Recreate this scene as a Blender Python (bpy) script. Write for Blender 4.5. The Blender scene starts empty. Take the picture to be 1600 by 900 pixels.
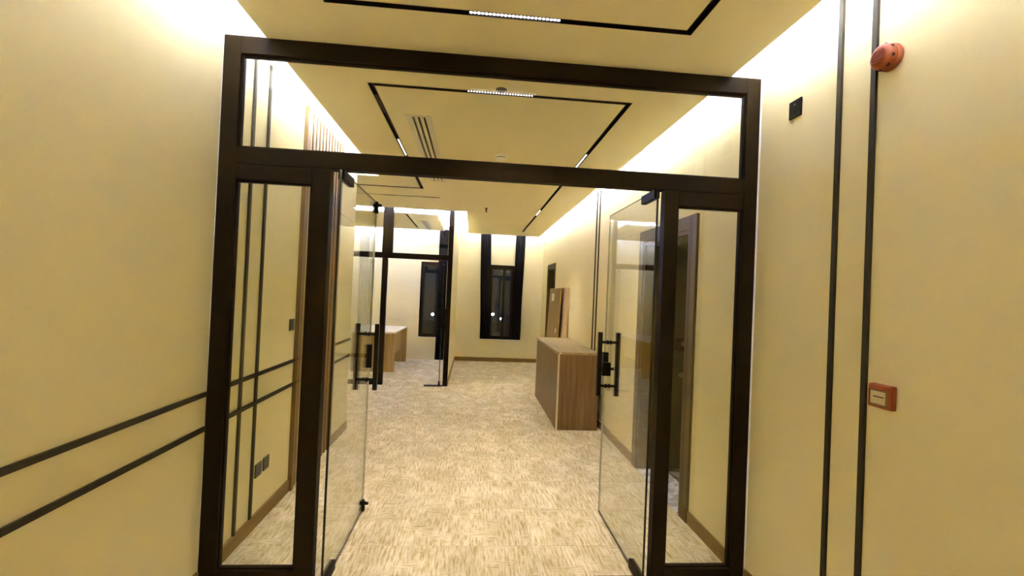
import bpy, bmesh, math, random
from mathutils import Vector, Matrix

S = bpy.context.scene
C = S.collection
random.seed(7)

# ------------------------------------------------------------------ camera, world, exposure
cam_d = bpy.data.cameras.new('camera')
cam_d.sensor_width = 36.0
cam_d.lens = 737.21 * 36.0 / 1600.0
cam_d.clip_start = 0.05
cam_d.clip_end = 300
cam = bpy.data.objects.new('camera', cam_d)
C.objects.link(cam)
YAW, PITCH, ROLL = 0.082037, 0.011792, 0.042856
fwd = Vector((math.sin(YAW) * math.cos(PITCH), math.cos(YAW) * math.cos(PITCH), math.sin(PITCH)))
rgt = Vector((math.cos(YAW), -math.sin(YAW), 0))
up = rgt.cross(fwd)
r2 = math.cos(ROLL) * rgt + math.sin(ROLL) * up
u2 = -math.sin(ROLL) * rgt + math.cos(ROLL) * up
cam.matrix_world = Matrix(((r2.x, u2.x, -fwd.x, 0), (r2.y, u2.y, -fwd.y, 0),
                           (r2.z, u2.z, -fwd.z, 1.5623), (0, 0, 0, 1)))
S.camera = cam

w = bpy.data.worlds.new('night_sky')
w.use_nodes = True
w.node_tree.nodes['Background'].inputs[0].default_value = (0.017, 0.018, 0.021, 1)
w.node_tree.nodes['Background'].inputs[1].default_value = 1.0
S.world = w

S.view_settings.view_transform = 'Standard'
S.view_settings.look = 'None'
S.view_settings.gamma = 1
S.view_settings.use_curve_mapping = False
S.view_settings.exposure = 0.18
S.cycles.max_bounces = 14
S.cycles.diffuse_bounces = 7
S.cycles.glossy_bounces = 5
S.cycles.transparent_max_bounces = 24
S.cycles.sample_clamp_indirect = 60
S.cycles.use_denoising = True

LED_COLOUR, LED_STRENGTH, ROOM_LED_STRENGTH = (0.57, 0.69, 1.22), 240.0, 480.0
SPOT_COLOUR, SPOT_POWER = (1.0, 0.92, 0.97), 100.0

# ------------------------------------------------------------------ main measures
XL, XR = -1.332, 1.578          # corridor walls
YP = 2.5227                     # front of the glass partition
YB = 10.75                      # back wall
YC = 5.34                       # end of the left wall
XF = -4.3                       # far left wall
ZP, ZS = 2.829, 2.93            # dropped ceiling, slab above
YR = -3.5

# ------------------------------------------------------------------ materials
def lin(c):
    return tuple(((v / 255 + 0.055) / 1.055) ** 2.4 if v > 10 else v / 255 / 12.92 for v in c)

def mat(name, col, rough=0.6, metal=0.0, spec=0.5, vary=0.0, vscale=3.0, bump=0.0, bscale=200.0):
    m = bpy.data.materials.new(name)
    m.use_nodes = True
    nt = m.node_tree
    b = nt.nodes['Principled BSDF']
    b.inputs['Base Color'].default_value = (*col, 1)
    b.inputs['Roughness'].default_value = rough
    b.inputs['Metallic'].default_value = metal
    b.inputs['Specular IOR Level'].default_value = spec
    if vary or bump:
        geo = nt.nodes.new('ShaderNodeNewGeometry')
    if vary:
        n = nt.nodes.new('ShaderNodeTexNoise')
        n.inputs['Scale'].default_value = vscale
        n.inputs['Detail'].default_value = 3
        nt.links.new(geo.outputs['Position'], n.inputs['Vector'])
        r = nt.nodes.new('ShaderNodeValToRGB')
        r.color_ramp.elements[0].position = 0.3
        r.color_ramp.elements[1].position = 0.7
        r.color_ramp.elements[0].color = (*[v * (1 - vary) for v in col], 1)
        r.color_ramp.elements[1].color = (*[min(1, v * (1 + vary)) for v in col], 1)
        nt.links.new(n.outputs['Fac'], r.inputs['Fac'])
        nt.links.new(r.outputs['Color'], b.inputs['Base Color'])
    if bump:
        n2 = nt.nodes.new('ShaderNodeTexNoise')
        n2.inputs['Scale'].default_value = bscale
        nt.links.new(geo.outputs['Position'], n2.inputs['Vector'])
        bp = nt.nodes.new('ShaderNodeBump')
        bp.inputs['Strength'].default_value = bump
        bp.inputs['Distance'].default_value = 0.002
        nt.links.new(n2.outputs['Fac'], bp.inputs['Height'])
        nt.links.new(bp.outputs['Normal'], b.inputs['Normal'])
    return m

def emit(name, col, strength):
    m = bpy.data.materials.new(name)
    m.use_nodes = True
    nt = m.node_tree
    nt.nodes.remove(nt.nodes['Principled BSDF'])
    e = nt.nodes.new('ShaderNodeEmission')
    e.inputs[0].default_value = (*col, 1)
    e.inputs[1].default_value = strength
    nt.links.new(e.outputs[0], nt.nodes['Material Output'].inputs[0])
    return m

def wood(name, dark, light, axis=2, rough=0.45, scale=1.0):
    """wood laminate, grain running along the given world axis"""
    m = bpy.data.materials.new(name)
    m.use_nodes = True
    nt = m.node_tree
    b = nt.nodes['Principled BSDF']
    b.inputs['Roughness'].default_value = rough
    b.inputs['Specular IOR Level'].default_value = 0.22
    geo = nt.nodes.new('ShaderNodeNewGeometry')
    mp = nt.nodes.new('ShaderNodeMapping')
    sc = [26 * scale] * 3
    sc[axis] = 1.1 * scale
    mp.inputs['Scale'].default_value = sc
    n = nt.nodes.new('ShaderNodeTexNoise')
    n.inputs['Scale'].default_value = 1.0
    n.inputs['Detail'].default_value = 6
    n.inputs['Roughness'].default_value = 0.62
    n.inputs['Distortion'].default_value = 0.7
    r = nt.nodes.new('ShaderNodeValToRGB')
    r.color_ramp.elements[0].position = 0.32
    r.color_ramp.elements[1].position = 0.68
    r.color_ramp.elements[0].color = (*dark, 1)
    r.color_ramp.elements[1].color = (*light, 1)
    nt.links.new(geo.outputs['Position'], mp.inputs['Vector'])
    nt.links.new(mp.outputs['Vector'], n.inputs['Vector'])
    nt.links.new(n.outputs['Fac'], r.inputs['Fac'])
    nt.links.new(r.outputs['Color'], b.inputs['Base Color'])
    return m

def glass(name, tint=(0.975, 0.98, 0.95), f0=0.042, grazing=0.88):
    """architectural glass: lets light through, mirrors more towards grazing angles"""
    m = bpy.data.materials.new(name)
    m.use_nodes = True
    nt = m.node_tree
    nt.nodes.remove(nt.nodes['Principled BSDF'])
    geo = nt.nodes.new('ShaderNodeNewGeometry')
    dot = nt.nodes.new('ShaderNodeVectorMath'); dot.operation = 'DOT_PRODUCT'
    nt.links.new(geo.outputs['Incoming'], dot.inputs[0])
    nt.links.new(geo.outputs['Normal'], dot.inputs[1])
    def M(op, a, bv=None):
        n = nt.nodes.new('ShaderNodeMath'); n.operation = op
        if isinstance(a, (int, float)): n.inputs[0].default_value = a
        else: nt.links.new(a, n.inputs[0])
        if bv is not None:
            if isinstance(bv, (int, float)): n.inputs[1].default_value = bv
            else: nt.links.new(bv, n.inputs[1])
        return n.outputs[0]
    c = M('ABSOLUTE', dot.outputs['Value'])
    p = M('POWER', M('SUBTRACT', 1.0, c), 5.3)
    f = M('ADD', M('MULTIPLY', p, grazing), f0)
    t = nt.nodes.new('ShaderNodeBsdfTransparent')
    t.inputs[0].default_value = (*tint, 1)
    g = nt.nodes.new('ShaderNodeBsdfGlossy')
    g.inputs['Roughness'].default_value = 0.0
    mx = nt.nodes.new('ShaderNodeMixShader')
    nt.links.new(f, mx.inputs[0])
    nt.links.new(t.outputs[0], mx.inputs[1])
    nt.links.new(g.outputs[0], mx.inputs[2])
    nt.links.new(mx.outputs[0], nt.nodes['Material Output'].inputs[0])
    return m

def carpet(name):
    m = bpy.data.materials.new(name)
    m.use_nodes = True
    nt = m.node_tree
    L = nt.links.new
    N = nt.nodes.new
    b = nt.nodes['Principled BSDF']
    b.inputs['Roughness'].default_value = 0.95
    b.inputs['Specular IOR Level'].default_value = 0.12
    geo = N('ShaderNodeNewGeometry')
    oi = N('ShaderNodeObjectInfo')
    off = N('ShaderNodeVectorMath'); off.operation = 'SCALE'
    comb = N('ShaderNodeCombineXYZ')
    L(oi.outputs['Random'], comb.inputs[0]); L(oi.outputs['Random'], comb.inputs[1])
    L(comb.outputs[0], off.inputs[0]); off.inputs['Scale'].default_value = 37.0
    add = N('ShaderNodeVectorMath'); add.operation = 'ADD'
    L(geo.outputs['Position'], add.inputs[0]); L(off.outputs[0], add.inputs[1])
    def streak(sx, sy, d=5):
        mp = N('ShaderNodeMapping'); mp.inputs['Scale'].default_value = (sx, sy, 1)
        n = N('ShaderNodeTexNoise'); n.inputs['Scale'].default_value = 1; n.inputs['Detail'].default_value = d
        n.inputs['Roughness'].default_value = 0.6
        L(add.outputs[0], mp.inputs[0]); L(mp.outputs[0], n.inputs['Vector'])
        return n.outputs['Fac']
    sy_ = streak(76, 8)
    sx_ = streak(11, 80)
    patch = streak(4.0, 7.0, 2)
    rp = N('ShaderNodeValToRGB')
    rp.color_ramp.elements[0].position = 0.53; rp.color_ramp.elements[1].position = 0.61
    L(patch, rp.inputs[0])
    mx = N('ShaderNodeMix'); mx.data_type = 'FLOAT'
    L(rp.outputs[0], mx.inputs[0]); L(sy_, mx.inputs[2]); L(sx_, mx.inputs[3])
    r = N('ShaderNodeValToRGB')
    r.color_ramp.elements[0].position = 0.33; r.color_ramp.elements[1].position = 0.56
    r.color_ramp.elements[0].color = (*lin((176, 154, 96)), 1)
    r.color_ramp.elements[1].color = (*lin((226, 211, 174)), 1)
    L(mx.outputs[0], r.inputs[0])
    big = streak(5.5, 3.2, 3)
    rb = N('ShaderNodeValToRGB')
    rb.color_ramp.elements[0].position = 0.42; rb.color_ramp.elements[1].position = 0.62
    rb.color_ramp.elements[0].color = (0.80, 0.78, 0.70, 1); rb.color_ramp.elements[1].color = (1, 1, 1, 1)
    L(big, rb.inputs[0])
    mul = N('ShaderNodeMix'); mul.data_type = 'RGBA'; mul.blend_type = 'MULTIPLY'; mul.inputs[0].default_value = 1
    L(r.outputs[0], mul.inputs[6]); L(rb.outputs[0], mul.inputs[7])
    L(mul.outputs[2], b.inputs['Base Color'])
    bp = N('ShaderNodeBump'); bp.inputs['Strength'].default_value = 0.2; bp.inputs['Distance'].default_value = 0.003
    L(mx.outputs[0], bp.inputs['Height']); L(bp.outputs[0], b.inputs['Normal'])
    return m

def marble(name, base, vein):
    m = bpy.data.materials.new(name)
    m.use_nodes = True
    nt = m.node_tree
    b = nt.nodes['Principled BSDF']
    b.inputs['Roughness'].default_value = 0.18
    geo = nt.nodes.new('ShaderNodeNewGeometry')
    n = nt.nodes.new('ShaderNodeTexNoise')
    n.inputs['Scale'].default_value = 5; n.inputs['Detail'].default_value = 8; n.inputs['Distortion'].default_value = 2.2
    r = nt.nodes.new('ShaderNodeValToRGB')
    r.color_ramp.elements[0].position = 0.44; r.color_ramp.elements[1].position = 0.52
    r.color_ramp.elements[0].color = (*vein, 1); r.color_ramp.elements[1].color = (*base, 1)
    nt.links.new(geo.outputs['Position'], n.inputs['Vector'])
    nt.links.new(n.outputs['Fac'], r.inputs[0])
    nt.links.new(r.outputs[0], b.inputs['Base Color'])
    return m

M_wall = mat('cream_wall_paint', (0.745, 0.64, 0.335), 0.75, spec=0.2, vary=0.012, vscale=1.5, bump=0.05, bscale=350)
M_ceil = mat('cream_ceiling_paint', (0.90, 0.80, 0.48), 0.8, spec=0.2, vary=0.01, vscale=1.2)
M_slab = mat('white_cove_paint', (0.82, 0.80, 0.78), 0.8, spec=0.2, vary=0.01)
M_frame = mat('dark_bronze_aluminium', (0.020, 0.0115, 0.003), 0.5, spec=0.07, vary=0.08, vscale=20)
M_black = mat('black_powder_coat', (0.014, 0.010, 0.004), 0.5, spec=0.12, vary=0.05, vscale=30)
M_track = mat('black_track_channel', (0.012, 0.008, 0.005), 0.5, spec=0.3, vary=0.05, vscale=30)
M_trackcover = mat('smoked_track_cover', (0.06, 0.042, 0.024), 0.5, spec=0.3, vary=0.05, vscale=30)
M_trim = mat('dark_bronze_trim', (0.045, 0.034, 0.014), 0.6, spec=0.2, vary=0.05, vscale=30)
M_glass = glass('clear_glass')
M_nightglass = glass('window_glass', (0.8, 0.82, 0.85), 0.06, 0.9)
M_edge = mat('green_glass_edge', (0.012, 0.02, 0.010), 0.15, spec=0.6, vary=0.1)
M_pale = mat('pale_glass_edge', (0.42, 0.38, 0.22), 0.3, vary=0.05)
M_white = mat('white_plastic', (0.80, 0.78, 0.74), 0.4, vary=0.01)
M_seal = mat('white_sealant', (0.86, 0.84, 0.84), 0.6, vary=0.01)
M_diffuser = mat('off_white_grille_metal', (0.82, 0.76, 0.60), 0.45, vary=0.01)
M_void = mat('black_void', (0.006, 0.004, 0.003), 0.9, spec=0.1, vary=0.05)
M_carpet = carpet('beige_streaked_carpet')
M_baseboard = wood('brown_baseboard_wood', lin((122, 94, 44)), lin((150, 120, 60)), 1, 0.5)
M_slat = wood('light_oak_slat', lin((100, 72, 34)), lin((132, 98, 52)), 2, 0.5)
M_cab = wood('walnut_laminate', lin((110, 82, 46)), lin((142, 112, 68)), 2, 0.42)
M_cabtop = wood('walnut_laminate_lengthwise', lin((142, 118, 70)), lin((178, 154, 98)), 1, 0.38)
M_edgeband = mat('pale_edge_band', lin((206, 188, 150)), 0.5, vary=0.02)
M_desk = wood('oak_laminate', lin((160, 126, 70)), lin((190, 156, 94)), 2, 0.45)
M_desktop = mat('pale_desk_laminate', (0.80, 0.72, 0.58), 0.35, vary=0.02)
M_casing = wood('grey_brown_door_casing', lin((78, 58, 24)), lin((98, 76, 34)), 2, 0.5)
M_leaf = wood('dark_olive_door_veneer', lin((48, 38, 10)), lin((64, 52, 14)), 2, 0.45)
M_board = wood('dull_brown_board', lin((140, 110, 62)), lin((166, 134, 78)), 2, 0.5)
M_board2 = wood('pale_brown_board', lin((188, 158, 108)), lin((212, 182, 130)), 2, 0.5)
M_marble = marble('white_marble', (0.80, 0.78, 0.80), (0.52, 0.48, 0.46))
M_tile = marble('grey_veined_tile', (0.30, 0.27, 0.22), (0.10, 0.085, 0.065))
M_socket = mat('dark_grey_plate', (0.055, 0.045, 0.03), 0.35, vary=0.03, vscale=40)
M_socketin = mat('darker_grey_insert', (0.035, 0.028, 0.018), 0.4, vary=0.03, vscale=40)
M_red = mat('orange_red_plastic', (0.34, 0.07, 0.008), 0.5, vary=0.05, vscale=40)
M_red2 = mat('dark_red_plastic', (0.26, 0.042, 0.008), 0.5, vary=0.05, vscale=40)
M_dred = mat('shadowy_red_slot', (0.09, 0.015, 0.006), 0.5, vary=0.05)
M_cream = mat('cream_card', (0.62, 0.50, 0.28), 0.5, vary=0.02)
M_brownrim = mat('brown_rim', (0.24, 0.12, 0.03), 0.5, vary=0.05)
M_curtain = mat('black_curtain_cloth', (0.012, 0.009, 0.007), 0.9, spec=0.1, vary=0.1, vscale=60, bump=0.2)
M_steel = mat('grey_steel', (0.13, 0.10, 0.06), 0.35, 0.6, vary=0.05, vscale=40)
M_led = emit('cove_led', LED_COLOUR, LED_STRENGTH)
M_backled = emit('back_cove_led', LED_COLOUR, LED_STRENGTH * 1.3)
M_roomled = emit('room_cove_led', (0.58, 0.74, 1.9), ROOM_LED_STRENGTH)
M_lens = emit('spot_lens', (1.0, 0.94, 0.95), 9.0)
M_lamp = emit('street_lamp_glow', (0.9, 0.95, 1.0), 60.0)
M_ground = mat('dark_asphalt', (0.02, 0.02, 0.022), 0.9, vary=0.2, vscale=2)
M_reflector = mat('lens_baffle', (0.02, 0.016, 0.012), 0.3, vary=0.05)

# ------------------------------------------------------------------ mesh helpers
class MB:
    """collects shapes; build() links them as one mesh object"""
    def __init__(s):
        s.bm = bmesh.new()
    def box(s, x0, x1, y0, y1, z0, z1, mi=0):
        v = [s.bm.verts.new(p) for p in ((x0, y0, z0), (x1, y0, z0), (x1, y1, z0), (x0, y1, z0),
                                         (x0, y0, z1), (x1, y0, z1), (x1, y1, z1), (x0, y1, z1))]
        for f in ((0, 3, 2, 1), (4, 5, 6, 7), (0, 1, 5, 4), (1, 2, 6, 5), (2, 3, 7, 6), (3, 0, 4, 7)):
            fc = s.bm.faces.new([v[i] for i in f]); fc.material_index = mi
        return s
    def quad(s, pts, mi=0):
        f = s.bm.faces.new([s.bm.verts.new(p) for p in pts]); f.material_index = mi
        return s
    def cyl(s, p0, p1, r0, r1=None, n=20, mi=0, cap=True):
        r1 = r0 if r1 is None else r1
        p0, p1 = Vector(p0), Vector(p1)
        d = (p1 - p0).normalized()
        a = d.orthogonal().normalized(); b = d.cross(a)
        A, B = [], []
        for i in range(n):
            t = 2 * math.pi * i / n
            o = a * math.cos(t) + b * math.sin(t)
            A.append(s.bm.verts.new(p0 + o * r0)); B.append(s.bm.verts.new(p1 + o * r1))
        for i in range(n):
            f = s.bm.faces.new((A[i], A[(i + 1) % n], B[(i + 1) % n], B[i])); f.material_index = mi; f.smooth = True
        if cap:
            f = s.bm.faces.new(A[::-1]); f.material_index = mi
            f = s.bm.faces.new(B); f.material_index = mi
        return s
    def lathe(s, origin, axis, prof, n=24, mi=0):
        """prof: (radius, distance along axis) pairs"""
        o, d = Vector(origin), Vector(axis).normalized()
        a = d.orthogonal().normalized(); b = d.cross(a)
        rings = []
        for (r, h) in prof:
            rings.append([s.bm.verts.new(o + d * h + (a * math.cos(2 * math.pi * i / n) + b * math.sin(2 * math.pi * i / n)) * r) for i in range(n)])
        for k in range(len(rings) - 1):
            for i in range(n):
                f = s.bm.faces.new((rings[k][i], rings[k][(i + 1) % n], rings[k + 1][(i + 1) % n], rings[k + 1][i]))
                f.material_index = mi; f.smooth = True
        f = s.bm.faces.new(rings[0][::-1]); f.material_index = mi
        f = s.bm.faces.new(rings[-1]); f.material_index = mi
        return s
    def build(s, name, m, parent=None, bevel=0.0, seg=2):
        if bevel:
            bmesh.ops.bevel(s.bm, geom=list(s.bm.edges), offset=bevel, segments=seg, affect='EDGES', profile=0.5)
        bmesh.ops.recalc_face_normals(s.bm, faces=list(s.bm.faces))
        me = bpy.data.meshes.new(name)
        s.bm.to_mesh(me); s.bm.free()
        for x in (m if isinstance(m, (list, tuple)) else [m]):
            me.materials.append(x)
        o = bpy.data.objects.new(name, me)
        C.objects.link(o)
        if parent:
            o.parent = parent
            o.matrix_parent_inverse = Matrix.Translation(parent.matrix_world.translation).inverted() if False else Matrix.Identity(4)
        return o

def B(name, m, x0, x1, y0, y1, z0, z1, parent=None, bevel=0.0):
    return MB().box(x0, x1, y0, y1, z0, z1).build(name, m, parent, bevel)

def tag(o, label=None, cat=None, group=None, kind=None):
    if label: o['label'] = label
    if cat: o['category'] = cat
    if group: o['group'] = group
    if kind: o['kind'] = kind
    return o

def thing(name, label, cat, loc=(0, 0, 0), rotz=0, group=None, kind='thing'):
    o = bpy.data.objects.new(name, None)
    o.empty_display_size = 0.1
    C.objects.link(o)
    o.location = loc
    o.rotation_euler = (0, 0, rotz)
    return tag(o, label, cat, group, kind)

def struct(name, mb, m, parent=None, bevel=0.0):
    o = mb.build(name, m, parent, bevel)
    o['kind'] = 'structure'
    return o

def copy_tree(o, parent=None):
    c = o.copy(); C.objects.link(c)
    if parent: c.parent = parent
    for ch in [q for q in list(o.children)]:
        copy_tree(ch, c)
    return c

def cells(outline, holes):
    """outline, holes: lists of (x0,x1,y0,y1); returns the filled grid cells"""
    xs = sorted({v for r in outline + holes for v in r[:2]})
    ys = sorted({v for r in outline + holes for v in r[2:]})
    def inside(x, y, rs): return any(r[0] < x < r[1] and r[2] < y < r[3] for r in rs)
    full = {}
    for i in range(len(xs) - 1):
        for j in range(len(ys) - 1):
            cx, cy = (xs[i] + xs[i + 1]) / 2, (ys[j] + ys[j + 1]) / 2
            full[i, j] = inside(cx, cy, outline) and not inside(cx, cy, holes)
    return xs, ys, full

def plate(mb, outline, holes, z0, z1):
    xs, ys, full = cells(outline, holes)
    for (i, j), f in full.items():
        if not f: continue
        x0, x1, y0, y1 = xs[i], xs[i + 1], ys[j], ys[j + 1]
        mb.quad(((x0, y0, z0), (x0, y1, z0), (x1, y1, z0), (x1, y0, z0)))
        mb.quad(((x0, y0, z1), (x1, y0, z1), (x1, y1, z1), (x0, y1, z1)))
        for di, dj, a, b in ((-1, 0, (x0, y0), (x0, y1)), (1, 0, (x1, y0), (x1, y1)), (0, -1, (x0, y0), (x1, y0)), (0, 1, (x0, y1), (x1, y1))):
            if not full.get((i + di, j + dj), False):
                mb.quad(((*a, z0), (*b, z0), (*b, z1), (*a, z1)))
    bmesh.ops.remove_doubles(mb.bm, verts=list(mb.bm.verts), dist=1e-5)
    return mb

def channel(mb, rects, z0, z1, t=0.003):
    """an inverted U channel filling the union of rects"""
    xs, ys, full = cells(rects, [])
    for (i, j), f in full.items():
        if not f: continue
        x0, x1, y0, y1 = xs[i], xs[i + 1], ys[j], ys[j + 1]
        mb.box(x0, x1, y0, y1, z1 - t, z1)
        if not full.get((i - 1, j)): mb.box(x0, x0 + t, y0, y1, z0, z1)
        if not full.get((i + 1, j)): mb.box(x1 - t, x1, y0, y1, z0, z1)
        if not full.get((i, j - 1)): mb.box(x0, x1, y0, y0 + t, z0, z1)
        if not full.get((i, j + 1)): mb.box(x0, x1, y1 - t, y1, z0, z1)
    return mb

# ------------------------------------------------------------------ floor with carpet tiles
floor = MB()
floor.box(XL - 0.12, XR + 0.0, YR, YB, -0.06, -0.012)
floor.box(XF, XL - 0.12, YC - 0.12, YB, -0.06, -0.012)
floor = struct('floor', floor, M_carpet)
B('carpet_strip', M_carpet, XL, XR, YR, 1.93, -0.012, 0.0, floor)['label'] = 'uncut carpet of the near corridor'
PX, PY, T, GAP = -0.07, 1.93, 0.5, 0.0008
full_mesh = None
def tile_span(lo, hi, start):
    k = math.floor((lo - start) / T)
    out = []
    while start + k * T < hi - 1e-6:
        a, b = max(lo, start + k * T), min(hi, start + (k + 1) * T)
        if b - a > 0.02: out.append((a, b))
        k += 1
    return out
zones = [(XL, XR, PY, YB), (-3.07, XL, YC, YB)]
for zx0, zx1, zy0, zy1 in zones:
    for a, b in tile_span(zx0, zx1, PX):
        for c, d in tile_span(zy0, zy1, PY):
            whole = abs(b - a - T) < 1e-4 and abs(d - c - T) < 1e-4
            if whole and full_mesh:
                o = bpy.data.objects.new('carpet_tile', full_mesh); C.objects.link(o); o.parent = floor
            else:
                h = (b - a) / 2 - GAP; g = (d - c) / 2 - GAP
                o = B('carpet_tile', M_carpet, -h, h, -g, g, -0.012, 0.0, floor)
                if whole: full_mesh = o.data
            o.location = ((a + b) / 2, (c + d) / 2, 0)
B('carpet_strip', M_carpet, XF, -3.07, YC, YB, -0.012, 0.0, floor)['label'] = 'uncut carpet at the far left wall'

# ------------------------------------------------------------------ walls
DA0, DA1, DAZ = 3.34, 4.265, 2.09        # near doorway in the right wall
DB0, DB1, DBZ = 9.10, 9.90, 2.12         # far doorway in the right wall
XO = XR + 0.25
mb = MB()
mb.box(XR, XO, YR, DA0, -0.06, 3.05).box(XR, XO, DA0, DA1, DAZ, 3.05).box(XR, XO, DA1, DB0, -0.06, 3.05)
mb.box(XR, XO, DB0, DB1, DBZ, 3.05).box(XR, XO, DB1, YB + 0.2, -0.06, 3.05)
struct('wall_right', mb, M_wall)
struct('wall_left', MB().box(XL - 0.12, XL, YR, YC, -0.06, 3.05).box(XF, XL - 0.12, YC - 0.12, YC, -0.06, 3.05), M_wall)
struct('wall_left_far', MB().box(XF - 0.12, XF, YC - 0.12, YB + 0.2, -0.06, 3.05), M_wall)
struct('wall_rear', MB().box(XL - 0.12, XO, YR - 0.12, YR, -0.06, 3.05), M_wall)
WA = (0.36, 0.93, 0.505, 2.20)           # back window opening
WB = (-1.19, -0.74, 0.505, 2.20)         # window of the side room
mb = MB()
y0, y1 = YB, YB + 0.2
mb.box(XF, WB[0], y0, y1, -0.06, 3.05).box(WB[1], WA[0], y0, y1, -0.06, 3.05).box(WA[1], XR, y0, y1, -0.06, 3.05)
for a in (WA, WB):
    mb.box(a[0], a[1], y0, y1, -0.06, a[2]).box(a[0], a[1], y0, y1, a[3], 3.05)
struct('wall_back', mb, M_wall)
Y2 = 7.78                                # second partition
struct('wall_room_side', MB().box(-0.42, -0.362, Y2 + 0.063, YB, -0.012, ZS), M_wall)
mb = MB()
mb.box(XL, -1.119, YP, YP + 0.06, ZP, ZS).box(1.388, XR, YP, YP + 0.06, ZP, ZS)
struct('wall_bulkhead', mb, M_slab)
# dark rooms behind the two doorways on the right
mb = MB()
mb.box(XO, 3.3, DA1 + 0.0, DA1 + 0.1, -0.06, 2.6)
mb.box(XO, 3.3, 2.9, 3.0, -0.06, 2.6).box(3.3, 3.4, 2.9, DA1 + 0.1, -0.06, 2.6).box(XO, 3.4, 2.9, DA1 + 0.1, 2.6, 2.7)
struct('wall_lobby', mb, M_leaf)
struct('floor_lobby', MB().box(XO, 3.3, 3.0, DA1, -0.05, -0.001), M_tile)
mb = MB()
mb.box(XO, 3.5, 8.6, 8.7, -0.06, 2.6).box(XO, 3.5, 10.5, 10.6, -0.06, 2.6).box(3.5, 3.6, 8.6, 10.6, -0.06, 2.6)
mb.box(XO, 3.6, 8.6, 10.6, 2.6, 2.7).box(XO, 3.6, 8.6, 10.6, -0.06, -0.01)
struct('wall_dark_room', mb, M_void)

# ------------------------------------------------------------------ ceiling with coves, tracks and vents
TW = 0.036
TRK_NEAR = [(-0.72, 0.98, 2.125, 2.125 + TW), (-0.72, -0.72 + TW, -1.4, 2.125), (0.98 - TW, 0.98, -1.4, 2.125), (-0.72, 0.98, -1.4 - TW, -1.4)]
TRK_FAR = [(-0.708, 0.976, 2.972, 2.972 + TW), (-0.708, -0.708 + TW, 2.972 + TW, 5.94), (-3.6, -0.708 + TW, 5.94, 5.94 + TW),
           (0.976 - TW, 0.976, 2.972 + TW, 9.53)]
VENT = (-0.535, -0.375, 3.48, 5.52)
THIN = (-2.6, -0.50, 6.49, 6.508)
outline = [(-1.119, 1.388, YR + 0.2, 5.45), (-4.1, 1.388, 5.45, 7.5), (-0.155, 1.388, 7.5, 10.25)]
mb = MB()
plate(mb, outline, TRK_NEAR + TRK_FAR + [VENT, THIN], ZP, ZP + 0.036)
TRK_ROOM = [(-1.195, -1.165, 8.06, 9.72)]
VENT2 = (-1.03, -0.89, 8.75, 9.82)
plate(mb, [(-4.1, -0.653, 7.98, 10.05)], TRK_ROOM + [VENT2], ZP, ZP + 0.036)
ceiling = struct('ceiling', mb, M_ceil)
slab = MB().box(XF - 0.12, XO, YR - 0.12, YB + 0.2, ZS, ZS + 0.12).build('cove_slab', M_slab, ceiling)
slab['label'] = 'white slab above the coves'
ZL0, ZL1 = ZP + 0.038, ZP + 0.050
def strip(a, b, m=M_led, d=0.004):
    """LED tape on the edge of the dropped ceiling from a to b"""
    (x0, y0), (x1, y1) = a, b
    if x0 == x1: o = B('led_strip', m, x0 - d, x0 + d, y0, y1, ZL0, ZL1, ceiling)
    else: o = B('led_strip', m, x0, x1, y0 - d, y0 + d, ZL0, ZL1, ceiling)
    return o
SB = 0.034                                # the tape lies a little back from the edge
xl, xr = -1.119 + SB, 1.388 - SB
strip((xl, YR + 0.3), (xl, YP - 0.01)); strip((xl, YP + 0.07), (xl, 5.43))
strip((xr, YR + 0.3), (xr, YP - 0.01)); strip((xr, YP + 0.07), (xr, 10.22))
strip((-0.12, 10.25 - SB), (1.35, 10.25 - SB), M_backled)
strip((-0.155 + SB, 7.54), (-0.155 + SB, 10.22), M_backled)
strip((-4.05, 7.5 - SB), (-0.19, 7.5 - SB))
strip((-4.1 + SB, 5.48), (-4.1 + SB, 7.46))
strip((-0.653 - SB, 8.02), (-0.653 - SB, 10.02), M_roomled); strip((-4.05, 10.05 - SB), (-0.69, 10.05 - SB), M_roomled)
strip((-4.05, 7.98 + SB), (-0.69, 7.98 + SB), M_roomled); strip((-4.1 + SB, 8.02), (-4.1 + SB, 10.02), M_roomled)

def track(rects, label):
    o = channel(MB(), rects, ZP - 0.0015, ZP + 0.034).build('track_channel', M_track)
    return tag(o, label, 'light track', 'recessed black light tracks', 'thing')
track(TRK_NEAR, 'black recessed light track forming the rectangle in front of the glass partition')
track(TRK_FAR, 'long black recessed light track beyond the glass partition, turning left past the vent')
track(TRK_ROOM, 'short black light track in the ceiling of the side room')
tag(channel(MB(), [THIN], ZP - 0.001, ZP + 0.03, 0.002).build('slot_diffuser', M_trackcover),
    'thin plain slot in the ceiling between the long track and the side room', 'air slot', kind='thing')
for a, b in ((-1.26, -1.11), (-0.74, -0.505)):
    B('slot_insert', M_trackcover, a, b, 6.485, 6.513, ZP - 0.004, ZP - 0.0012, bpy.data.objects['slot_diffuser'])

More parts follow.
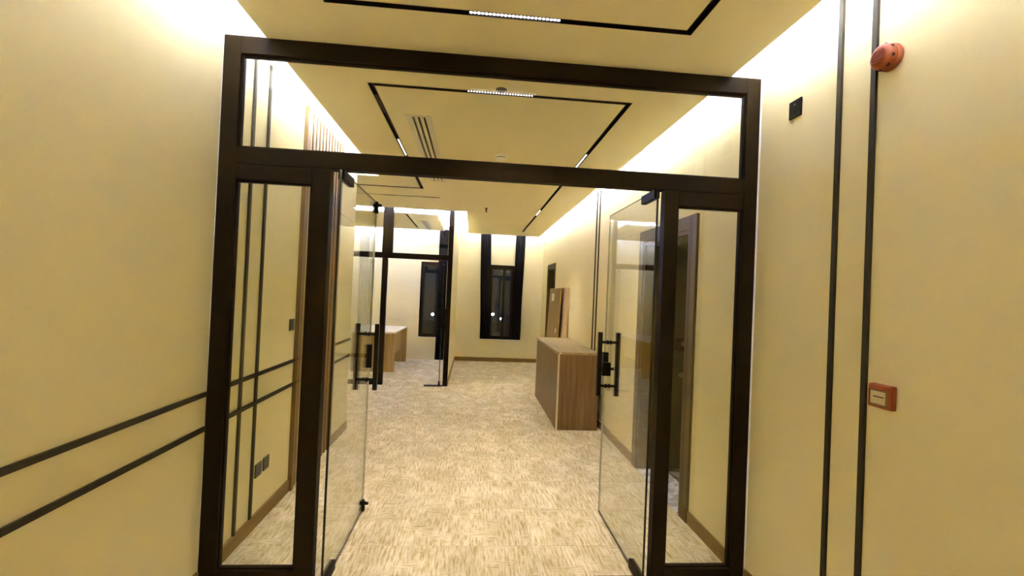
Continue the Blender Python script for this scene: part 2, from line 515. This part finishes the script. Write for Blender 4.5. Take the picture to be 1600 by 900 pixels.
def spot_module(axis, a, b, cpos, label, watts, n=24, lr=0.0042):
    """a row of small spots clipped into the track; axis 0 runs along x, 1 along y"""
    mid = (a + b) / 2
    loc = (mid, cpos, ZP) if axis == 0 else (cpos, mid, ZP)
    t = thing('spot_module', label, 'spotlight', loc, 0, 'spotlight bars in the black tracks')
    h = (b - a) / 2
    k = 0.0135
    body = MB(); lens = MB()
    if axis == 0: body.box(-h, h, -k, k, 0.004, 0.024)
    else: body.box(-k, k, -h, h, 0.004, 0.024)
    body.build('housing', M_reflector, t)
    p = 2 * h / n
    for i in range(n):
        c = -h + p * (i + 0.5)
        q = (c, 0) if axis == 0 else (0, c)
        lens.cyl((*q, 0.0015), (*q, 0.006), lr, n=12)
    tag(lens.build('lens_row', M_lens, t), kind='stuff')
    ld = bpy.data.lights.new('spot_beam', 'SPOT')
    ld.energy = watts; ld.color = SPOT_COLOUR; ld.spot_size = math.radians(78); ld.spot_blend = 0.9
    ld.shadow_soft_size = 0.06
    lo = bpy.data.objects.new('spot_beam', ld); C.objects.link(lo); lo.parent = t
    lo.location = (0, 0, -0.02)
    return t
spot_module(0, -0.073, 0.348, 2.143, 'lit row of white spots in the near track, in front of the partition', SPOT_POWER * 0.85, lr=0.0064)
spot_module(0, -0.092, 0.330, 2.990, 'lit row of spots on the near side of the long track, behind the partition glass', SPOT_POWER)
spot_module(1, 4.065, 4.54, -0.690, 'lit row of spots in the track beside the white air vent', SPOT_POWER * 0.8)
spot_module(1, 4.14, 4.57, 0.958, 'lit row of spots in the right track, opposite the air vent', SPOT_POWER * 0.8)
spot_module(1, 7.05, 7.50, 0.958, 'small row of spots far down the track, above the wooden cabinet', SPOT_POWER * 0.8)
tag(B('track_cover', M_trackcover, -0.704, -0.676, 3.15, 3.47, ZP + 0.001, ZP + 0.02),
    'brown blank cover in the track corner near the air vent', 'track cover', kind='thing')

def vent(x0, x1, y0, y1, label):
    t = thing('air_vent', label, 'air vent', ((x0 + x1) / 2, y0, ZP), 0, 'white slotted air vents')
    hw, L = (x1 - x0) / 2, y1 - y0
    e = 0.012
    f = MB()
    f.box(-hw - e, -hw + 0.03, -e, L + e, -0.004, 0.02).box(hw - 0.03, hw + e, -e, L + e, -0.004, 0.02)
    f.box(-hw + 0.03, hw - 0.03, -e, 0.012, -0.004, 0.02).box(-hw + 0.03, hw - 0.03, L - 0.012, L + e, -0.004, 0.02)
    f.build('frame', M_diffuser, t)
    B('backing', M_void, -hw + 0.001, hw - 0.001, 0.001, L - 0.001, 0.022, 0.032, t)
    inner = 2 * (hw - 0.03)
    s = 0.017
    bw = (inner - 3 * s) / 2
    for i in range(2):
        a = -inner / 2 + s * (i + 1) + bw * i
        B('blade', M_diffuser, a, a + bw, 0.012, L - 0.012, -0.002, 0.02, t)
    return t
vent(*VENT, 'long white three slot air vent in the corridor ceiling beside the track')
vent(*VENT2, 'smaller white slotted air vent in the side room ceiling')

def detector(x, y, label):
    t = thing('smoke_detector', label, 'detector', (x, y, ZP))
    MB().lathe((0, 0, 0), (0, 0, -1), [(0.055, 0), (0.055, 0.012), (0.05, 0.018)], 24).build('base', M_white, t)
    MB().lathe((0, 0, -0.018), (0, 0, -1), [(0.040, 0), (0.044, 0.012), (0.036, 0.026), (0.012, 0.031)], 24).build('chamber', M_white, t)
    MB().lathe((0, 0, -0.0175), (0, 0, -1), [(0.0425, 0), (0.0425, 0.006)], 24).build('slot_ring', M_socket, t)
detector(0.203, 4.33, 'white round smoke detector on the ceiling inside the track rectangle')
def sprinkler(x, y, label, r, drop, m):
    t = thing('ceiling_sprinkler', label, 'sprinkler', (x, y, ZP))
    MB().lathe((0, 0, 0), (0, 0, -1), [(r, 0), (r, 0.004), (r * 0.6, 0.010)], 20).build('rosette', m, t)
    s = MB().cyl((0, 0, -0.004), (0, 0, -drop + 0.002), 0.007, n=10)
    s.cyl((-0.012, 0, -0.004), (-0.006, 0, -drop + 0.002), 0.003, n=6).cyl((0.012, 0, -0.004), (0.006, 0, -drop + 0.002), 0.003, n=6)
    s.build('stem', m, t)
    MB().cyl((0, 0, -drop + 0.004), (0, 0, -drop), 0.017 if drop > 0.03 else r * 0.5, n=16).build('deflector', m, t)
sprinkler(0.121, 2.925, 'grey ceiling sprinkler touching the track just behind the partition head', 0.036, 0.013, M_steel)
sprinkler(0.145, 7.08, 'small dark pendant sprinkler on the plain ceiling before the back wall', 0.022, 0.062, M_socket)

# ------------------------------------------------------------------ baseboards and trims
def base(name, *a): struct(name, MB().box(*a), M_baseboard)
t_, h_ = 0.014, 0.088
base('baseboard_left_near', XL, XL + t_, YR, YP - 0.005, 0, h_)
base('baseboard_left', XL, XL + t_, YP + 0.065, 3.695, 0, h_)
base('baseboard_left_end', XL, XL + t_, 4.76, YC, 0, h_)
base('baseboard_right_near', XR - t_, XR, YR, YP - 0.005, 0, h_)
base('baseboard_right', XR - t_, XR, YP + 0.065, DA0 - 0.125, 0, h_)
base('baseboard_right_far', XR - t_, XR, DA1 + 0.105, DB0 - 0.05, 0, h_)
base('baseboard_back', -0.362, XR, YB - t_, YB, 0, h_)
base('baseboard_room_side', -0.362, -0.362 + t_, Y2 + 0.07, YB - t_, 0, h_)
ntrim = 0
def trim(*a):
    global ntrim
    ntrim += 1
    struct(f'trim_{ntrim}', MB().box(*a), M_trim)
D_, W_ = 0.012, 0.0115
for zc in (0.987, 0.810):
    trim(XL, XL + D_, YR, YP - 0.002, zc - W_, zc + W_)
    trim(XL, XL + D_, YP + 0.062, 3.695, zc - W_, zc + W_)
    trim(XL, XL + D_, 4.76, YC, zc - W_, zc + W_)
for yc in (2.877, 3.078):
    trim(XL, XL + D_ + 0.001, yc - W_, yc + W_, h_, ZS)
for yc in (1.948, 1.767):
    trim(XR - D_, XR, yc - W_, yc + W_, h_, ZS)
for yc in (6.05, 5.905):
    trim(XR - D_, XR, yc - W_, yc + W_, h_, ZS)

# ------------------------------------------------------------------ slatted wall panel
t = thing('slat_panel', 'row of pale upright wooden slats on the wall behind the partition', 'wall panel', (XL, 3.70, 0))
first = B('slat', M_slat, 0.0, 0.030, 0.0, 0.040, 0.0, ZS - 0.002, t)
sm = None
for i in range(12):
    y = 0.092 + i * 0.0835
    if sm is None:
        o = B('slat', M_slat, 0.0, 0.013, 0.0, 0.036, 0.0, ZS - 0.002, t); sm = o.data
    else:
        o = bpy.data.objects.new('slat', sm); C.objects.link(o); o.parent = t
    o.location = (0, y, 0)

# ------------------------------------------------------------------ near glass partition
t = thing('glass_partition', 'dark framed glass partition across the corridor with transom and two sidelights', 'partition', (0, YP, 0))
DPT = 0.062
def fr(name, x0, x1, z0, z1, y0=0.0, y1=DPT, m=M_frame): return B(name, m, x0, x1, y0, y1, z0, z1, t, 0.0025)
XA, XB, XC, XD = -1.327, -1.242, 1.4877, 1.5655
fr('post', XA, XB, 0, ZP); fr('post', XC, XD, 0, ZP)
fr('head_rail', XB, XC, 2.74, ZP - 0.001, 0.0005)
fr('transom_rail', XB, XC, 2.1702, 2.2568, -0.002)
fr('mullion', -0.86, -0.7653, 0, 2.170); fr('mullion', 1.0347, 1.1128, 0, 2.170)
fr('side_rail', XB, -0.86, 2.0891, 2.1695, 0.001); fr('side_rail', 1.1128, XC, 2.0891, 2.1695, 0.001)
fr('bottom_rail', XB, -0.86, 0, 0.087, 0.001); fr('bottom_rail', 1.1128, XC, 0, 0.087, 0.001)
# slim glazing beads round each pane
def bead(x0, x1, z0, z1):
    k = 0.010
    m = MB()
    for a in ((x0, x1, z0, z0 + k), (x0, x1, z1 - k, z1), (x0, x0 + k, z0 + k, z1 - k), (x1 - k, x1, z0 + k, z1 - k)):
        m.box(a[0], a[1], 0.018, 0.044, a[2], a[3])
    m.build('glazing_bead', M_frame, t)
    B('glass_pane', M_glass, x0 + 0.002, x1 - 0.002, 0.026, 0.036, z0 + 0.002, z1 - 0.002, t)
bead(XB, -0.86, 0.087, 2.0891)
bead(1.1128, XC, 0.087, 2.0891)
bead(XB, XC, 2.2568, 2.74)
for a, b in ((XL + 0.0005, XA - 0.0005), (XD + 0.0005, XR - 0.0005)):
    B('sealant', M_seal, a, b, 0.004, 0.05, 0, ZP, t)['label'] = 'white sealant joint at the wall'

# ------------------------------------------------------------------ glass door leaves
LW, LZ0, LZ1, GT = 0.893, 0.010, 2.163, 0.012
def make_leaf(label, x, y, side, stops):
    """leaf standing open along +y from its pivot; side = +1 when the jamb lies towards +x"""
    r = thing('glass_leaf', label, 'door', (x, y, 0), 0, 'frameless glass door leaves')
    g = MB()
    h = GT / 2
    g.box(-h, h, 0, LW, LZ0, LZ1)
    g.bm.faces.ensure_lookup_table()
    for f in g.bm.faces:
        f.normal_update()
        if abs(f.normal.x) < 0.5: f.material_index = 2 if f.calc_center_median().y > LW - 0.01 else 1
    g.build('glass_sheet', [M_glass, M_edge, M_pale], r)
    B('top_patch', M_frame, -0.016, 0.016, 0.012, 0.215, 2.118, 2.1665, r, 0.002)
    B('bottom_patch', M_frame, -0.016, 0.016, 0.012, 0.190, 0.008, 0.060, r, 0.002)
    MB().cyl((0, 0.06, 2.155), (0, 0.06, 2.1700), 0.012).build('pivot', M_frame, r)
    hd = thing('pull_handle', None, None); hd.parent = r; del hd['kind']
    hd.location = (0, 0.80, 0)
    for sx in (-1, 1):
        B('bar', M_black, sx * 0.065 - 0.0145, sx * 0.065 + 0.0145, -0.0145, 0.0145, 0.865, 1.315, hd, 0.0025)
    for z in (0.935, 1.245):
        m = MB().cyl((-0.052, 0, z), (0.052, 0, z), 0.0095, n=14)
        m.lathe((-0.022, 0, z), (1, 0, 0), [(0.010, 0), (0.0155, 0.008), (0.0155, 0.0155)], 16)
        m.lathe((0.022, 0, z), (-1, 0, 0), [(0.010, 0), (0.0155, 0.008), (0.0155, 0.0155)], 16)
        m.build('standoff', M_black, hd)
    lk = B('lock', M_black, -0.019, 0.019, LW - 0.030, LW + 0.012, 1.005, 1.165, r, 0.002)
    if side > 0:
        B('lock_case', M_black, -0.030, 0.030, LW - 0.062, LW - 0.028, 1.000, 1.095, lk, 0.003)
        MB().cyl((-0.055, LW - 0.045, 1.05), (0.055, LW - 0.045, 1.05), 0.011, n=14).build('thumb_turn', M_black, lk)
    else:
        B('keep_plate', M_black, -0.024, 0.024, LW - 0.036, LW - 0.030, 1.005, 1.165, lk, 0.001)
    if stops:
        for z0, z1 in ((LZ0 - 0.004, 0.082), (LZ1 - 0.078, LZ1 + 0.004)):
            zc = (z0 + z1) / 2 + 0.014
            s = MB().lathe((0, LW - 0.006, z0), (0, 0, 1), [(0.0165, 0), (0.019, 0.004), (0.019, z1 - z0 - 0.012), (0.012, z1 - z0)], 18)
            s.cyl((0.012, LW - 0.006, zc), (0.040, LW - 0.012, zc), 0.012, 0.010, n=14)
            s.build('corner_stop', M_black, r)
    return r
leafL = make_leaf('glass door leaf standing open on the left mullion, with black corner stops', -0.705, 2.492, -1, True)
leafR = make_leaf('glass door leaf standing open at the right mullion, beside the walnut cabinet', 0.980, 2.492, 1, False)
leafC = copy_tree(leafR)
leafC.location = (-0.487, 7.752, 0); leafC.rotation_euler = (0, 0, math.radians(4)); leafC.scale = (1, 1, 0.943)
leafC['label'] = 'farther glass door leaf standing open in the side room partition'

def floor_spring(x0, x1, y, label):
    t = thing('floor_spring_plate', label, 'floor plate', ((x0 + x1) / 2, y, 0), 0, 'door closer plates in the floor')
    h = (x1 - x0) / 2
    B('plate', M_frame, -h, h, -0.052, 0.052, 0.0, 0.007, t, 0.0015)
    for sx in (-1, 1):
        MB().cyl((sx * (h - 0.02), 0, 0.0068), (sx * (h - 0.02), 0, 0.009), 0.006, n=10).build('screw', M_steel, t)
floor_spring(-0.763, -0.47, 2.552, 'dark closer plate in the floor under the left glass leaf')
floor_spring(0.742, 1.032, 2.552, 'dark closer plate in the floor under the right glass leaf')
floor_spring(-0.735, -0.435, 7.81, 'dark closer plate in the floor at the side room door')

# ------------------------------------------------------------------ partition of the side room
t = thing('room_partition', 'dark framed glass partition of the bright side room with the desk', 'partition', (0, Y2, 0))
TZ0, TZ1 = 2.055, 2.145
fr('post', -0.432, -0.355, 0, ZS - 0.005)
fr('mullion', -1.495, -1.332, TZ1, ZS - 0.005); fr('mullion', -1.484, -1.399, 0, TZ0)
fr('mullion', -2.92, -2.84, 0, ZS - 0.005); fr('post', XF + 0.002, XF + 0.08, 0, ZS - 0.005)
fr('transom_rail', -2.84, -0.432, TZ0, TZ1, -0.001); fr('transom_rail', XF + 0.08, -2.92, TZ0, TZ1, -0.001)
fr('bottom_rail', -2.84, -1.484, 0, 0.07, 0.001); fr('bottom_rail', XF + 0.08, -2.92, 0, 0.07, 0.001)
fr('head_rail', -1.332, -0.432, ZS - 0.05, ZS - 0.005, 0.001); fr('head_rail', -2.84, -1.495, ZS - 0.05, ZS - 0.005, 0.001)
for a in ((-2.84, -1.484, 0.07, TZ0), (-2.84, -1.495, TZ1, ZS - 0.05), (-1.332, -0.432, TZ1, ZS - 0.05),
          (XF + 0.08, -2.92, 0.07, TZ0)):
    B('glass_pane', M_glass, a[0], a[1], 0.026, 0.036, a[2], a[3], t)

# ------------------------------------------------------------------ windows
def window(n, a, bars):
    o = MB()
    y0, y1 = YB + 0.02, YB + 0.09
    k = 0.045
    o.box(a[0] + 0.002, a[0] + k, y0, y1, a[2] + 0.002, a[3] - 0.002).box(a[1] - k, a[1] - 0.002, y0, y1, a[2] + 0.002, a[3] - 0.002)
    o.box(a[0] + k, a[1] - k, y0, y1, a[2] + 0.002, a[2] + k).box(a[0] + k, a[1] - k, y0, y1, a[3] - k - 0.03, a[3] - 0.002)
    f = struct(f'window_{n}', o, M_frame)
    xs = [a[0] + k] + bars + [a[1] - k]
    for i in range(len(xs) - 1):
        s = MB()
        x0, x1, z0, z1, q = xs[i] + 0.001, xs[i + 1] - 0.001, a[2] + k + 0.001, a[3] - k - 0.031, 0.028
        s.box(x0, x0 + q, y0 + 0.012, y1 - 0.012, z0, z1).box(x1 - q, x1, y0 + 0.012, y1 - 0.012, z0, z1)
        s.box(x0 + q, x1 - q, y0 + 0.012, y1 - 0.012, z0, z0 + q).box(x0 + q, x1 - q, y0 + 0.012, y1 - 0.012, z1 - q, z1)
        sash = s.build('sash', M_frame, f)
        B('pane', M_nightglass, x0 + q, x1 - q, y0 + 0.03, y0 + 0.036, z0 + q, z1 - q, sash)
    B('sill', M_seal, a[0] - 0.18 if n == 1 else a[0] - 0.01, a[1] + 0.2 if n == 1 else a[1] + 0.01, YB - 0.02, YB + 0.019, a[2] - 0.014, a[2], f)
    return f
window(1, WA, [0.695])
window(2, WB, [])
struct('ground', MB().box(-60, 60, 12, 120, -6.3, -6.0), M_ground)

def curtain(name_label, xt, xb, z0, z1, seed):
    """folded cloth; xt, xb: x range at the top and at the hem"""
    rnd = random.Random(seed)
    mb = MB()
    nu, nv = 40, 12
    ph = rnd.random() * 6
    rows = []
    for j in range(nv + 1):
        v = j / nv
        z = z1 + (z0 - z1) * v
        row = []
        for i in range(nu + 1):
            u = i / nu
            x = (xt[0] + (xt[1] - xt[0]) * u) * (1 - v) + (xb[0] + (xb[1] - xb[0]) * u) * v
            x += 0.006 * math.sin(9 * v + ph) * v
            y = YB - 0.065 + 0.028 * math.sin(u * 2 * math.pi * 4.5 + ph + 0.5 * math.sin(3 * v)) * (0.75 + 0.25 * v)
            row.append((x, y, z))
        rows.append(row)
    vs = [[mb.bm.verts.new(p) for p in r] for r in rows]
    for j in range(nv):
        for i in range(nu):
            f = mb.bm.faces.new((vs[j][i], vs[j][i + 1], vs[j + 1][i + 1], vs[j + 1][i])); f.smooth = True
    o = mb.build('curtain', M_curtain)
    so = o.modifiers.new('thickness', 'SOLIDIFY'); so.thickness = 0.004; so.offset = 0
    return tag(o, name_label, 'curtain', 'black curtains at the windows', 'thing')
curtain('black curtain gathered on the left of the back window of the corridor', (0.125, 0.355), (0.20, 0.44), 0.515, ZS - 0.004, 1)
curtain('black curtain gathered on the right of the back window of the corridor', (0.93, 1.145), (0.905, 1.105), 0.515, ZS - 0.004, 2)
curtain('black floor length curtain beside the window inside the side room', (-0.80, -0.60), (-0.79, -0.60), 0.012, ZS - 0.004, 3)

def street_lamp(x, z, y, label):
    t = thing('street_lamp', label, 'street lamp', (x, y, -6.0), 0, 'lit lamps outside in the dark')
    MB().cyl((0, 0.5, 0), (0, 0.5, z + 6.5), 0.09, 0.05, n=10).build('pole', M_frame, t)
    MB().cyl((0, 0.5, z + 6.42), (0, 0.05, z + 6.15), 0.04, n=8).build('bracket', M_frame, t)
    MB().lathe((0, 0, z + 5.84), (0, 0, 1), [(0.05, 0), (0.10, 0.05), (0.10, 0.14), (0.04, 0.2)], 14).build('globe', M_lamp, t)
def lampdir(px, pz, y): return px * y / 10.9, 1.5623 + (pz - 1.5623) * y / 10.9
for (px, pz, y, lb) in ((0.477, 1.081, 42, 'white lamp glowing outside the left pane of the corridor window'),
                        (0.674, 0.985, 46, 'white lamp glowing low in the middle of the corridor window'),
                        (-0.897, 1.027, 44, 'white lamp glowing outside the side room window')):
    x, z = lampdir(px, pz, y)
    street_lamp(x, z, y, lb)

# ------------------------------------------------------------------ doorways on the right
f = MB()
c, pr = 0.12, 0.02
f.box(XR - pr, XR, DA0 - c, DA0, 0, DAZ + 0.1).box(XR - pr, XR, DA1, DA1 + 0.1, 0, DAZ + 0.1)
f.box(XR - pr, XR, DA0, DA1, DAZ, DAZ + 0.1)
f.box(XR - 0.008, XO, DA0 - 0.001, DA0 + 0.03, 0, DAZ).box(XR - 0.008, XO, DA1 - 0.03, DA1 + 0.001, 0, DAZ)
f.box(XR - 0.008, XO, DA0 + 0.03, DA1 - 0.03, DAZ - 0.03, DAZ + 0.001)
d1 = struct('door_1', f, M_casing)
B('threshold', M_marble, XR - 0.015, XO, DA0 + 0.03, DA1 - 0.03, -0.004, 0.006, d1)['label'] = 'white marble threshold'
lf = B('door_leaf', M_leaf, 1.86, 2.74, DA1 - 0.045, DA1 - 0.002, 0.012, 2.08, d1)
MB().cyl((1.96, DA1 - 0.045, 1.165), (1.96, DA1 - 0.09, 1.165), 0.014, n=14).cyl((1.96, DA1 - 0.09, 1.165), (2.08, DA1 - 0.09, 1.165), 0.011, n=12).lathe((1.96, DA1 - 0.045, 1.165), (0, -1, 0), [(0.028, 0), (0.028, 0.008)], 18).build('lever_handle', M_steel, lf)
MB().lathe((1.945, DA1 - 0.045, 0.88), (0, -1, 0), [(0.024, 0), (0.024, 0.008), (0.01, 0.012)], 18).build('keyhole', M_steel, lf)
f = MB()
c = 0.045
f.box(XR - 0.018, XR, DB0 - c, DB0, 0, DBZ + 0.075).box(XR - 0.018, XR, DB1, DB1 + c, 0, DBZ + 0.075)
f.box(XR - 0.018, XR, DB0, DB1, DBZ, DBZ + 0.075)
f.box(XR - 0.006, XO, DB0 - 0.001, DB0 + 0.03, 0, DBZ).box(XR - 0.006, XO, DB1 - 0.03, DB1 + 0.001, 0, DBZ).box(XR - 0.006, XO, DB0 + 0.03, DB1 - 0.03, DBZ - 0.03, DBZ + 0.001)
struct('door_2', f, M_casing)

# ------------------------------------------------------------------ wooden cabinet
CX0, CX1, CY0, CY1, CZ = 1.022, 1.512, 5.435, 7.27, 0.905
t = thing('cabinet', 'long low walnut cabinet along the wall behind the right glass leaf', 'cabinet', (CX0, CY0, 0))
cw, cl = CX1 - CX0, CY1 - CY0
B('side_panel', M_cab, 0.0205, cw, 0, 0.022, 0, CZ - 0.026, t, 0.001)
B('side_panel', M_cab, 0.0205, cw, cl - 0.022, cl, 0, CZ - 0.026, t, 0.001)
B('edge_band', M_edgeband, 0.0, 0.020, -0.0005, 0.0222, 0, CZ - 0.026, t)['label'] = 'pale edge strip of the near end'
B('edge_band', M_edgeband, 0.0, 0.020, cl - 0.0222, cl + 0.0005, 0, CZ - 0.026, t)
B('carcass', M_cab, 0.024, cw - 0.002, 0.0225, cl - 0.0225, 0.02, CZ - 0.026, t)
B('plinth', M_cab, 0.004, 0.022, 0.0225, cl - 0.0225, 0.0, 0.055, t)
n = 4
dw = (cl - 0.045) / n
dm = None
for i in range(n):
    if dm is None:
        o = B('door', M_cab, 0.003, 0.022, 0.0012, dw - 0.0012, 0.058, CZ - 0.040, t, 0.001); dm = o.data
    else:
        o = bpy.data.objects.new('door', dm); C.objects.link(o); o.parent = t
    o.location = (0, 0.0225 + i * dw, 0)
B('top', M_cabtop, -0.010, cw + 0.004, -0.006, cl + 0.004, CZ - 0.025, CZ, t, 0.0015)
B('sticker', M_white, 0.012, 0.032, -0.0075, -0.006, CZ - 0.018, CZ - 0.006, t)['label'] = 'small white sticker at the corner'

# ------------------------------------------------------------------ boards leaning by the far doorway
o = MB()
o.box(-0.030, 0.0, 0, 1.30, 0, 1.70)
o = o.build('leaning_board', M_board2, None, 0.002)
o.location = (XR - 0.032, 7.62, 0.0); o.rotation_euler = (0, 0.018, 0)
tag(o, 'pale brown board leaning flat against the wall by the far doorway', 'board', 'boards leaning by the far doorway', 'thing')
t = thing('leaning_board', 'duller brown board with a paper label, leaning in front of the paler board', 'board', (XR - 0.138, 7.95, 0), 0, 'boards leaning by the far doorway')
t.rotation_euler = (0, 0.042, 0)
B('panel', M_board, -0.028, 0.0, 0, 1.08, 0, 1.69, t, 0.002)
B('paper_label', M_white, -0.0295, -0.028, 0.55, 0.80, 1.46, 1.60, t)
B('sticker', M_white, -0.0295, -0.028, 0.10, 0.18, 0.92, 0.99, t)

# ------------------------------------------------------------------ desk in the side room
t = thing('desk', 'oak desk with a pale top inside the side room', 'desk', (-1.40, 8.86, 0))
B('desk_top', M_desktop, -0.86, 0.0, 0.0, 1.52, 0.725, 0.757, t, 0.002)
B('leg_panel', M_desk, -0.80, -0.012, 0.12, 0.16, 0.0, 0.7245, t, 0.001)
B('leg_panel', M_desk, -0.80, 0.020, 1.46, 1.50, 0.0, 0.7245, t, 0.001)
B('modesty_panel', M_desk, -0.10, -0.08, 0.161, 1.459, 0.28, 0.7245, t)
B('pedestal', M_desk, -0.79, -0.38, 0.17, 0.62, 0.01, 0.72, t)

# ------------------------------------------------------------------ wall devices
def wall_plate(name, label, cat, side, y, z, s, m, inner, group=None):
    """a square plate on the left (side=-1) or right (side=+1) wall"""
    x = XL if side < 0 else XR
    d = 1 if side < 0 else -1
    t = thing(name, label, cat, (x, y, z), 0, group)
    def bx(nm, mm, d0, d1, a, b, c, e, bev):
        B(nm, mm, min(d * d0, d * d1), max(d * d0, d * d1), a, b, c, e, t, bev)
    bx('plate', m, 0, 0.009, -s, s, -s, s, 0.002)
    inner(bx, s)
    return t
def sock(bx, s):
    bx('insert', M_socketin, 0.009, 0.0105, -s * 0.72, s * 0.72, -s * 0.72, s * 0.72, 0.0005)
    for a, b, c, e in ((-0.003, 0.003, 0.012, 0.024), (-0.02, -0.012, -0.016, -0.010), (0.012, 0.02, -0.016, -0.010)):
        bx('pin_hole', M_void, 0.0105, 0.0109, a, b, c, e, 0)
    bx('rocker', M_socket, 0.0105, 0.014, 0.018, 0.026, 0.014, 0.028, 0.001)
wall_plate('wall_socket', 'dark grey wall socket nearer to the partition, one of an adjoining pair', 'socket', -1, 3.172, 0.360, 0.043, M_socket, sock, 'low sockets on the left wall')
wall_plate('wall_socket', 'dark grey wall socket nearer to the wooden slats, one of an adjoining pair', 'socket', -1, 3.285, 0.364, 0.043, M_socket, sock, 'low sockets on the left wall')
def swi(bx, s):
    for k in (-1, 1):
        bx('rocker', M_socketin, 0.009, 0.0125, (-0.030 if k < 0 else 0.001), (-0.001 if k < 0 else 0.030), -0.030, 0.030, 0.001)
wall_plate('light_switch', 'dark grey light switch against the first wooden slat', 'switch', -1, 3.625, 1.262, 0.043, M_socket, swi)
def thermo(bx, s):
    bx('screen', M_black, 0.009, 0.0105, -s * 0.86, s * 0.80, -s * 0.55, s * 0.82, 0.0005)
    bx('indicator', M_steel, 0.0105, 0.0112, -0.010, 0.006, 0.016, 0.024, 0)
wall_plate('thermostat', 'small black wall plate high on the wall next to the partition', 'wall plate', 1, 2.238, 2.551, 0.044, M_black, thermo)

# fire alarm sounder
t = thing('alarm_sounder', 'round orange red fire alarm sounder high on the wall', 'alarm', (XR, 1.692, 2.537))
MB().lathe((0, 0, 0), (-1, 0, 0), [(0.049, 0), (0.051, 0.004), (0.051, 0.018), (0.047, 0.022)], 32).build('mounting_base', M_red, t)
MB().lathe((-0.022, 0, 0), (-1, 0, 0), [(0.046, 0), (0.0485, 0.004), (0.047, 0.026), (0.042, 0.034), (0.034, 0.037)], 32).build('horn_body', M_red, t)
for k in range(8):
    a = 2 * math.pi * (k + 0.3) / 8
    cy, cz = 0.0475 * math.cos(a), 0.0475 * math.sin(a)
    MB().cyl((-0.036, cy * 0.93, cz * 0.93), (-0.044, cy * 1.0, cz * 1.0), 0.0065, n=10).build('sound_port', M_dred, t)
for k in range(5):
    z = -0.016 + k * 0.009
    wv = math.sqrt(max(0, 0.030 ** 2 - z * z))
    B('grille_rib', M_red2, -0.0625, -0.058, -wv, wv, z - 0.0022, z + 0.0022, t)

# manual call point
t = thing('fire_call_point', 'red manual fire call point with a cream panel on the wall', 'alarm', (XR, 1.673, 1.232))
B('back_box', M_red2, -0.020, 0, -0.048, 0.048, -0.045, 0.045, t, 0.003)
f = MB()
f.box(-0.030, -0.0205, -0.046, 0.046, 0.025, 0.043).box(-0.030, -0.0205, -0.046, 0.046, -0.043, -0.037)
f.box(-0.030, -0.0205, -0.046, -0.040, -0.037, 0.025).box(-0.030, -0.0205, 0.042, 0.046, -0.037, 0.025)
f.build('cover_frame', M_red, t, 0.0012)
f = MB()
f.box(-0.027, -0.022, -0.0395, 0.0415, 0.019, 0.0245).box(-0.027, -0.022, -0.0395, 0.0415, -0.0365, -0.031)
f.box(-0.027, -0.022, -0.0395, -0.0275, -0.031, 0.019)
f.build('inner_rim', M_brownrim, t)
B('break_panel', M_cream, -0.0255, -0.0205, -0.0270, 0.0410, -0.0305, 0.0185, t, 0.001)
B('printed_line', M_void, -0.0261, -0.0255, -0.019, 0.028, -0.0045, -0.001, t)
